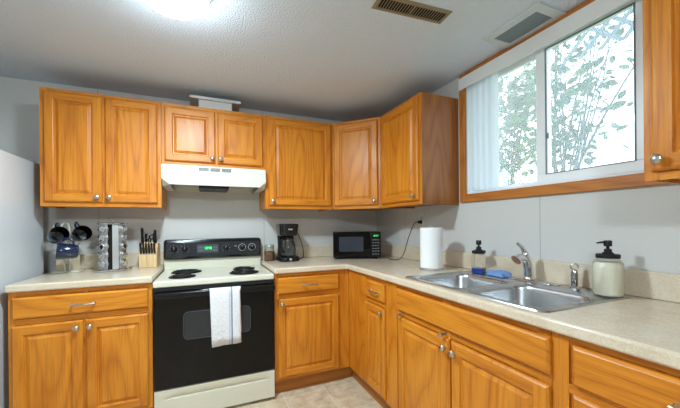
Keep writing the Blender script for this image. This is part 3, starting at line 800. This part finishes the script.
for k in range(3):
    x = .236 + k * .078; g = MB()
    Mx = Matrix.Translation((x, .0066, .128)) @ Matrix.Rotation(math.atan2(.010, hh - .052) * -1, 4, 'X')
    for r in range(5): g.box(0, -.0010, -.013 + r * .0058, .068, .0005, -.013 + r * .0058 + .0038, M=Mx)
    g.build('vent_slots', slot_m, hd)
print_m = mat('hood_print', srgb(120, 120, 122), .6)
tg = MB(); rnd = random.Random(5); x = .262
while x < .43:
    w_ = rnd.uniform(.006, .016); tg.box(x, .0030, .100, x + w_, .0060, .1035); x += w_ + .004
tg.build('printed_line', print_m, hd)
for x in (.51, .545, .585): MB().box(x, .0068, .126, x + .018, .0088, .134).build('rocker_switch', mat('switch_white', srgb(226, 226, 218), .4), hd, bevel=.001)

# duct box on top of hood cabinet
dc = thing('exhaust_duct', 'white duct box with metal flange on top of the hood cabinet', 'duct', (.08, 2.62, 2.0985))
MB().box(-.118, -.075, 0, .118, .09, .072).build('duct_box', mat('white_paint', srgb(226, 228, 228), .5), dc)
MB().box(-.180, -.10, .0725, .185, .12, .0920).build('flange', mat('galvanised_flange', srgb(214, 216, 216), .4, .3), dc, bevel=.002)

# ------------------------------------------------------------------ ceiling fittings
def lamp(name, label, x, y, strength, down=0):
    t = thing(name, label, 'ceiling light', (x, y, H))
    MB().lathe([(.146, -.0005), (.150, -.004), (.150, -.036), (.146, -.039), (.141, -.037), (.05, -.036)], seg=48).build('mounting_ring', mat('white_metal', srgb(225, 225, 225), .4), t)
    gl = mat('glowing_white_glass', srgb(255, 255, 255), .4, emit=(0.77, 0.925, 1.0, 1), strength=strength)
    MB().lathe([(.132, -.0375), (.139, -.042), (.138, -.056), (.128, -.076), (.106, -.094), (.070, -.106), (.035, -.111), (.001, -.112)], seg=48).build('glass_dome', gl, t)
    if down:
        ld = bpy.data.lights.new('lamp_downlight', 'AREA'); ld.shape = 'DISK'; ld.size = .16; ld.energy = down; ld.color = (0.77, 0.925, 1.0)
        lo_ = bpy.data.objects.new('lamp_downlight', ld); COL.objects.link(lo_); lo_.parent = t; lo_.location = (0, 0, -.115)
    return t
lamp('ceiling_lamp', 'round white glowing dome light on the ceiling at the top left', -.120, 1.455, LAMP_STRENGTH, LAMP_DOWN_WATTS)
lamp('ceiling_lamp', 'added unseen fill light, a white dome on the ceiling behind the camera', -.5, -1.1, REAR_FILL_STRENGTH)  # added lamp out of view, evens out the room light from behind

vt = thing('ceiling_vent', 'brown-beige slotted ceiling register above the kitchen', 'vent', (.922, 1.222, H))
vt.rotation_euler = (0, 0, math.radians(-4.5))
vw, vh = .385, .098
f = MB(); a_, b_ = vw / 2, vh / 2
def ringface(mb, o, i, z0, z1):
    O = [(-o[0], -o[1], z0), (o[0], -o[1], z0), (o[0], o[1], z0), (-o[0], o[1], z0)]; I = [(-i[0], -i[1], z1), (i[0], -i[1], z1), (i[0], i[1], z1), (-i[0], i[1], z1)]
    I2 = [(x, y, -.0008) for x, y, _ in I]; O2 = [(x, y, -.0003) for x, y, _ in O]
    mb.loft([O2, O, I, I2], 0, False, False, False)
ringface(f, (a_, b_), (a_ - .016, b_ - .018), -.003, -.006); f.build('frame', beige_metal, vt)
MB().box(-a_ + .015, -b_ + .016, -.0016, a_ - .015, b_ - .016, -.0006).build('backing', hole_m, vt)
for k in range(25):
    if k == 12: continue
    x = -a_ + .020 + k * (vw - .04) / 24
    MB().box(x - .0017, -b_ + .018, -.0046, x + .0017, b_ - .018, -.0030).build('fin', beige_metal, vt)
MB().box(-.004, -b_ + .018, -.005, .004, b_ - .018, -.0018).build('centre_bar', beige_metal, vt)
rv = thing('return_grille', 'white framed ceiling grille beside the window', 'vent', (1.534, 1.112, H))
f = MB(); ringface(f, (.100, .158), (.062, .118), -.010, -.013); f.build('frame', mat('grille_frame_grey', srgb(200, 206, 208), .5), rv)
g = MB().box(-.061, -.117, -.0105, .061, .117, -.002); gp = g.build('grille_panel', mat('grille_panel_grey', srgb(128, 142, 145), .5), rv)
mb = MB()
for k in range(34): mb.box(-.059, -.114 + k * .0068, -.0118, .059, -.114 + k * .0068 + .0028, -.0100)
mb.build('louvres', mat('louvre_grey', srgb(132, 144, 148), .5), rv)

# ------------------------------------------------------------------ vertical blind
vb = thing('vertical_blind', 'white vertical blind stacked at the left of the window under its valance', 'blind', (W, 1.6, 2.14))
MB().box(-.026, -.945, -.004, -.0185, .046, .078).build('valance', valance_m, vb, bevel=.002)
MB().box(-.016, -.93, .035, .016, -.004, .060).build('head_rail', white_vinyl, vb)
vane_m = mat('blind_vane_white', srgb(232, 236, 238), .55, trans=0)
_t = N(vane_m, 'ShaderNodeBsdfTranslucent'); _t.inputs[0].default_value = srgb(225, 234, 240); _m = N(vane_m, 'ShaderNodeMixShader'); _m.inputs[0].default_value = .45
L(vane_m, bsdf(vane_m).outputs[0], _m.inputs[1]); L(vane_m, _t.outputs[0], _m.inputs[2]); L(vane_m, _m.outputs[0], vane_m.node_tree.nodes['Material Output'].inputs[0])
for k in range(9):
    mb = MB(); y = -.030 - k * .023; pts = []
    dxy = Vector((.60, -.80)) if k % 2 else Vector((.52, -.86))
    for z in (.034, -.700):
        row = [(.014 + dxy.x * s * .020 + .006 * (1 - s * s) * (1 if k % 2 else -1) - .002, y + dxy.y * s * .022 - .003 * (1 - s * s), z) for s in (-1, -.5, 0, .5, 1)]
        pts.append(row)
    mb.loft(pts, 0, True, False, False, closed=False); mb.build('vane', vane_m, vb)

# ------------------------------------------------------------------ outlet, plugs
ol = thing('wall_outlet', 'white wall outlet under the wall cabinet, behind the paper towels', 'outlet', (W, 2.085, 1.255), R90)
MB().box(-.036, -.006, -.058, .036, -.0005, .058).build('cover_plate', mat('outlet_ivory', srgb(214, 214, 206), .4), ol, bevel=.002)
for z in (-.020, .020): MB().lathe([(.016, 0), (.016, .002)], (0, -.0055, z), 20, 0, '-y').build('socket', mat('socket_white', srgb(196, 196, 190), .4), ol)
mb = MB(); mb.loft([[(x, -.008 - k, z) for x, z in rrect(0, 0, a, b, .006, 3)] for k, a, b in ((0, .014, .013), (.022, .013, .012), (.032, .007, .007))], 0, True); plug_mb = mb
def lp_(x, y, z): return (-(y - 2.085), (x - W), z - 1.235)
mb = MB(); mb.tube(spline([lp_(1.612, 2.087, 1.235), lp_(1.585, 2.10, 1.225), lp_(1.56, 2.14, 1.12), lp_(1.53, 2.17, .98), lp_(1.50, 2.20, .925), lp_(1.47, 2.28, .9185), lp_(1.50, 2.36, .9185), lp_(1.53, 2.46, .9185), lp_(1.51, 2.60, .9185), lp_(1.515, 2.74, .930)], 7), .0034, 8); 
pl = mb.build('power_cord', cord_m, mw)
pl.matrix_parent_inverse = (Matrix.Translation(mw.location) @ Matrix.Rotation(mw.rotation_euler.z, 4, 'Z')).inverted() @ Matrix.Translation((W, 2.085, 1.235)) @ Matrix.Rotation(R90, 4, 'Z')
plug_mb.build('plug', black_pl, pl)

# ------------------------------------------------------------------ knife block
kb = thing('knife_block', 'light wood knife block with black-handled knives left of the range', 'knife block', (-.452, 2.655, CT1 + .0004), math.radians(-6))
blk = wood('maple_block', 'z', srgb(226, 196, 148), srgb(214, 182, 132), srgb(196, 160, 110), rough=.5, sc=.6)
mb = MB(); w_ = .118
side = [(0, 0), (.105, 0), (.105, .175), (.045, .185), (.0, .100)]
mb.loft([[(x, y, z) for y, z in side] for x in (0, w_)], 0, False); mb.build('block', blk, kb, bevel=.003)
def khandle(x, y, z, ln, r, tilt=-.35, name='knife_handle', w2=.6):
    mb = MB(); lp = []
    for t, s in ((0, .9), (.1, 1), (.5, .85), (.85, 1.05), (1, .7)):
        lp.append([(px * s, py * s * w2 * 1.6, t * ln) for px, py in rrect(0, 0, r, r * .9, r * .6, 3)])
    mb.loft(lp, 0, True)
    mb.lathe([(.0022, 0), (.0022, .0012)], (0, -r * .9, ln * .3), 8, 0, '-y', ) if False else None
    o = mb.build(name, black_pl, kb, loc=(x, y, z)); o.rotation_euler = (-tilt * -1, 0, 0)
    return o
rv_m = mat('bolster_steel', srgb(190, 190, 192), .3, 1)
for k in range(6):
    kh = khandle(.015 + k * .0178, .004, .104, .082, .0070, tilt=.22, name='steak_knife'); 
    MB().box(-.006, -.007, -.006, .006, .007, .001).build('bolster', rv_m, kh)
for (x, y, z, ln, r) in ((.016, .040, .178, .118, .010), (.100, .045, .180, .100, .0095), (.030, .075, .180, .07, .008), (.084, .072, .180, .075, .008)):
    kh = khandle(x, y, z, ln, r, tilt=.12, name='knife'); MB().box(-.008, -.008, -.006, .008, .008, .001).build('bolster', rv_m, kh)
# kitchen shears rings
sh = MB()
for s in (-1, 1):
    c = Vector((.058 + s * .013, .055, .225)); sh.tube([c + Vector((.012 * math.cos(a), 0, .018 * math.sin(a))) for a in [2 * PI * i / 18 for i in range(19)]], .004, 8, cap=False)
    sh.tube([(.058 + s * .004, .055, .172), (.058 + s * .008, .055, .208)], .005, 8)
sh.build('shears', black_pl, kb)

# ------------------------------------------------------------------ spice rack
sr = thing('spice_rack', 'revolving chrome spice rack with rows of small jars on the left counter', 'spice rack', (-.603, 2.625, CT1)); sr.scale = (.90, .90, .965)
MB().lathe([(.112, 0.0005), (.126, .003), (.126, .013), (.121, .018), (.02, .019)], seg=48).build('turntable_base', chrome, sr)
MB().lathe([(.02, .335), (.100, .335), (.103, .338), (.103, .342), (.098, .345), (.02, .346)], seg=48).build('top_plate', chrome, sr)
MB().lathe([(.012, .345), (.006, .350), (.006, .362), (.012, .367), (.012, .374), (.004, .379)], seg=20).build('top_knob', chrome, sr)
MB().box(-.045, -.045, .018, .045, .045, .335).build('core', black_matte, sr)
spice_cols = [srgb(140, 136, 96), srgb(168, 92, 64), srgb(190, 160, 104), srgb(120, 104, 80), srgb(160, 124, 84)]
spm = [mat('spice_powder', c, .8) for c in spice_cols]
plate_m = mat('satin_rack_plate', srgb(196, 198, 200), .42, .85)
cap_m = mat('chrome_cap', srgb(205, 207, 210), .18, 1)
for q in range(4):
    a = math.radians(-118 + 90 * q)          # outward direction of each column of jars
    ux = Vector((math.cos(a), math.sin(a), 0))
    M_ = Matrix.Rotation(a, 4, 'Z')
    MB().box(.084, -.033, .018, .086, .033, .335, M=M_).build('jar_holder_plate', plate_m, sr)
    aa = a + PI / 4; M2 = Matrix.Rotation(aa, 4, 'Z')
    MB().box(.082, -.008, .018, .084, .032, .335, M=M2).build('upright_plate', plate_m, sr)
    for k in range(5):
        z = .052 + k * .062
        jr = MB(); 
        lo = []
        for r, h in ((.0225, .062), (.0235, .064), (.0235, .088), (.020, .092)):
            lo.append([M_ @ Vector((h, r * math.cos(t), z + r * math.sin(t))) for t in [2 * PI * i / 20 for i in range(20)]])
        jr.loft(lo, 0, True); j = jr.build('spice_jar', spm[(k + q) % 5], sr)
        cp = MB(); lo = []
        for r, h in ((.0245, .088), (.0255, .090), (.0255, .104), (.022, .107), (.016, .1075), (.014, .1055), (.001, .105)):
            lo.append([M_ @ Vector((h, r * math.cos(t), z + r * math.sin(t))) for t in [2 * PI * i / 20 for i in range(20)]])
        cp.loft(lo, 0, True); cp.build('cap', cap_m, j)

# ------------------------------------------------------------------ mug tree + mugs
tree_m = mat('cream_painted_wire', srgb(205, 204, 186), .45)
mt = thing('mug_tree', 'cream wire mug tree with a rectangular base on the left counter', 'mug holder', (-.865, 2.640, CT1))
mb = MB(); mb.box(-.068, -.045, .0005, .082, .055, .010); mb.build('base', tree_m, mt, bevel=.003)
mb = MB(); mb.box(-.070, .030, .010, .062, .036, .110); mb.build('back_plate', mat('taupe_plate', srgb(186, 168, 140), .6), mt, bevel=.002)
for x in (-.004, .024): 
    MB().tube([(x, -.02, .008), (x, -.02, .075)], .0035, 8).build('wire_post', tree_m, mt)
MB().tube(spline([(.012, .015, .008), (.012, .012, .15), (.012, .010, .28), (.006, .006, .325), (-.014, .0, .335), (-.026, -.004, .312), (-.022, -.006, .29)], 6), .006, 10).build('pole', tree_m, mt)
hooks = [((.010, .010, .285), (-.055, -.035, .305)), ((.012, .010, .285), (.075, -.030, .308)), ((.012, .010, .185), (.012, -.060, .205)), ((.012, .012, .165), (.05, .050, .185))]
for a, b in hooks:
    a, b = Vector(a), Vector(b); MB().tube(spline([a, (a + b) / 2 + Vector((0, 0, -.004)), b, b + Vector((0, 0, .012))], 5), .0038, 8).build('hook', tree_m, mt)
navy = mat('navy_glaze', srgb(20, 34, 62), .10, coat=.5); navy_in = mat('black_glaze', srgb(8, 10, 16), .12, coat=.4)
def make_mug(label, loc, rot):
    m_ = thing('mug', label, 'mug', loc, 0, 'navy mugs on the mug tree'); m_.rotation_euler = rot; m_.scale = (1.08, 1.08, 1.08)
    mb = MB(); mb.lathe([(.001, 0), (.032, 0), (.036, .003), (.043, .020), (.046, .060), (.047, .096), (.0455, .098)], (0, 0, 0), 36, cap0=False, cap1=False)
    mb.lathe([(.0455, .098), (.044, .096), (.043, .06), (.038, .018), (.001, .008)], (0, 0, 0), 36, 1, cap0=False, cap1=False)
    bmesh.ops.remove_doubles(mb.bm, verts=mb.bm.verts[:], dist=1e-5); mb.build('cup', [navy, navy_in], m_)
    mb = MB(); mb.tube(spline([(.044, 0, .080), (.066, 0, .082), (.077, 0, .060), (.068, 0, .034), (.042, 0, .024)], 6), .0058, 10); mb.build('handle', navy, m_)
    mm = [o for o in COL.objects if o.parent == m_][0]
    return m_
def orient(axis, hdl):
    """rotation whose local z (mouth) points along axis and local x (handle) along hdl"""
    z = Vector(axis).normalized(); x = Vector(hdl); x = (x - z * x.dot(z)).normalized(); y = z.cross(x)
    return Matrix((x, y, z)).transposed().to_euler()
base_p = Vector((-.865, 2.640, CT1))
make_mug('navy mug at upper left of the mug tree, mouth facing out', base_p + Vector((-.062, .000, .232)), orient((.52, -.80, .30), (.02, -.05, 1)))
make_mug('navy mug at upper right of the mug tree, mouth facing out', base_p + Vector((.058, .015, .244)), orient((.50, -.82, .22), (-.35, 0, 1)))
make_mug('navy mug lowest on the mug tree, lying sideways', base_p + Vector((.100, -.125, .146)), orient((-1, -.30, .10), (-.1, .2, 1)))

# ------------------------------------------------------------------ refrigerator
fr = thing('refrigerator', 'white refrigerator at the left edge beside the counter', 'refrigerator', (-1.76, 1.90, 0))
MB().box(0, .06, .03, .752, .80, 1.640).build('body', fridge_m, fr, bevel=.006)
d1 = MB().box(0, 0, .04, .752, .055, 1.10).build('door', fridge_m, fr, bevel=.008)
d2 = MB().box(0, 0, 1.108, .752, .055, 1.640).build('freezer_door', fridge_m, fr, bevel=.008)
for d_, z0, z1 in ((d1, .62, 1.05), (d2, 1.15, 1.40)):
    MB().tube(spline([(.06, -.001, z0), (.06, -.035, z0 + .03), (.06, -.04, (z0 + z1) / 2), (.06, -.035, z1 - .03), (.06, -.001, z1)], 5), .009, 10).build('handle', white_vinyl, d_)
MB().box(.02, .08, 0, .73, .75, .03).build('plinth', black_matte, fr)

# ------------------------------------------------------------------ outside
grass = speckle('lawn', srgb(110, 130, 90), srgb(130, 150, 105), srgb(150, 168, 126), .9, 30, 3)
structure('ground_outside', MB().box(W + .13, -3, 1.15, 12, 9, 1.25), grass)
lat = thing('lattice_panel', 'pale diagonal lattice panel seen through the top of the window', 'lattice', (2.46, 1.10, 2.385))
mb = MB(); Lh, Lw = .40, .98
def clip_strip(x0, z0, dx, y, half=.013):
    # diagonal strip clipped to the rectangle -Lw/2..Lw/2, 0..Lh
    n = Vector((-1 * dx, 1)).normalized() if dx < 0 else Vector((-1, 1)).normalized()
    a = Vector((x0, 0)); b = Vector((x0 + dx * Lh, Lh)); w_ = half * 1.414
    if min(a.x, b.x) < -Lw / 2 or max(a.x, b.x) > Lw / 2: return
    v = [(y, a.x - w_, 0), (y, a.x + w_, 0), (y, b.x + w_, Lh), (y, b.x - w_, Lh)]
    mb.loft([v, [(y + .006, q[1], q[2]) for q in v]], 0, False)
k = -Lw / 2
while k < Lw / 2:
    clip_strip(k, 0, 1, 0); clip_strip(k, 0, -1, .008); k += .125
mb.build('lattice_strips', mat('pale_lattice', srgb(92, 106, 116), .7), lat)
mb = MB(); mb.box(-.012, -Lw / 2, Lh - .0, .026, Lw / 2, Lh + .09); mb.build('top_rail', mat('pale_rail', srgb(190, 200, 204), .7), lat)

leaf_m = mat('pale_green_leaves', srgb(66, 92, 76), .6); bark_m = mat('grey_bark', srgb(84, 90, 90), .9)
leaf2_m = mat('yellow_green_leaves', srgb(92, 118, 76), .6)
def shrub(label, base_, stems, leafm, nleaf, size, seed, spread, hgt, cat='shrub', name='shrub', thick=.012):
    rnd = random.Random(seed); t = thing(name, label, cat, base_)
    paths = []; br = MB()
    for k in range(stems):
        az = rnd.uniform(0, 2 * PI); lean = rnd.uniform(.1, 1) * spread; h_ = hgt * rnd.uniform(.75, 1.1)
        ex, ey = math.cos(az) * lean * .5, math.sin(az) * lean
        pts = spline([(rnd.uniform(-.06, .06), rnd.uniform(-.1, .1), 0), (ex * .3, ey * .3, h_ * .35), (ex * .65 + rnd.uniform(-.08, .08), ey * .65, h_ * .7), (ex, ey + rnd.uniform(-.1, .1), h_)], 5)
        n = len(pts); br.tube(pts, [thick * (1 - .75 * i / n) for i in range(n)], 6); paths.append(pts)
        for q in range(5):
            s = pts[rnd.randrange(n // 3, n - 1)]; d = Vector((rnd.uniform(-.3, .3), rnd.uniform(-1, 1), rnd.uniform(.1, .9))).normalized() * rnd.uniform(.2, .5)
            p2 = spline([s, s + d * .5 + Vector((0, 0, .03)), s + d], 4); br.tube(p2, [thick * .35 * (1 - .7 * i / len(p2)) for i in range(len(p2))], 5); paths.append(p2)
    br.build('branches', bark_m, t)
    lf = MB()
    for k in range(nleaf):
        p = rnd.choice(paths); i = rnd.randrange(1, len(p)); c = p[i] + Vector([rnd.gauss(0, .06) for _ in range(3)])
        R_ = Euler((rnd.uniform(-1, 1), rnd.uniform(-1, 1), rnd.uniform(0, 6.28))).to_matrix(); s = size * rnd.uniform(.6, 1.2)
        P = [(0, 0, 0), (.28, .35, .06), (.24, .75, .05), (0, 1.05, 0), (-.24, .75, .05), (-.28, .35, .06)]
        V = [lf.bm.verts.new(c + R_ @ (Vector(q) * s)) for q in P]
        lf.face([V[0], V[1], V[2], V[3]]); lf.face([V[0], V[3], V[4], V[5]])
    tag(lf.build('leaves', leafm, t), kind='stuff')
    return t
shrub('leafy shrub with fanned stems outside the right window pane', (3.30, 1.95, 1.25), 10, leaf_m, 420, .085, 11, 1.05, 1.85, thick=.011)
shrub('fine-leaved green bush outside the left window pane', (4.30, 3.35, 1.25), 12, leaf2_m, 800, .12, 5, 1.0, 2.2)
shrub('pale distant tree behind the shrubs outside the window', (6.2, 3.9, 1.25), 8, leaf_m, 240, .2, 9, 1.8, 3.6, cat='tree', name='tree', thick=.03)
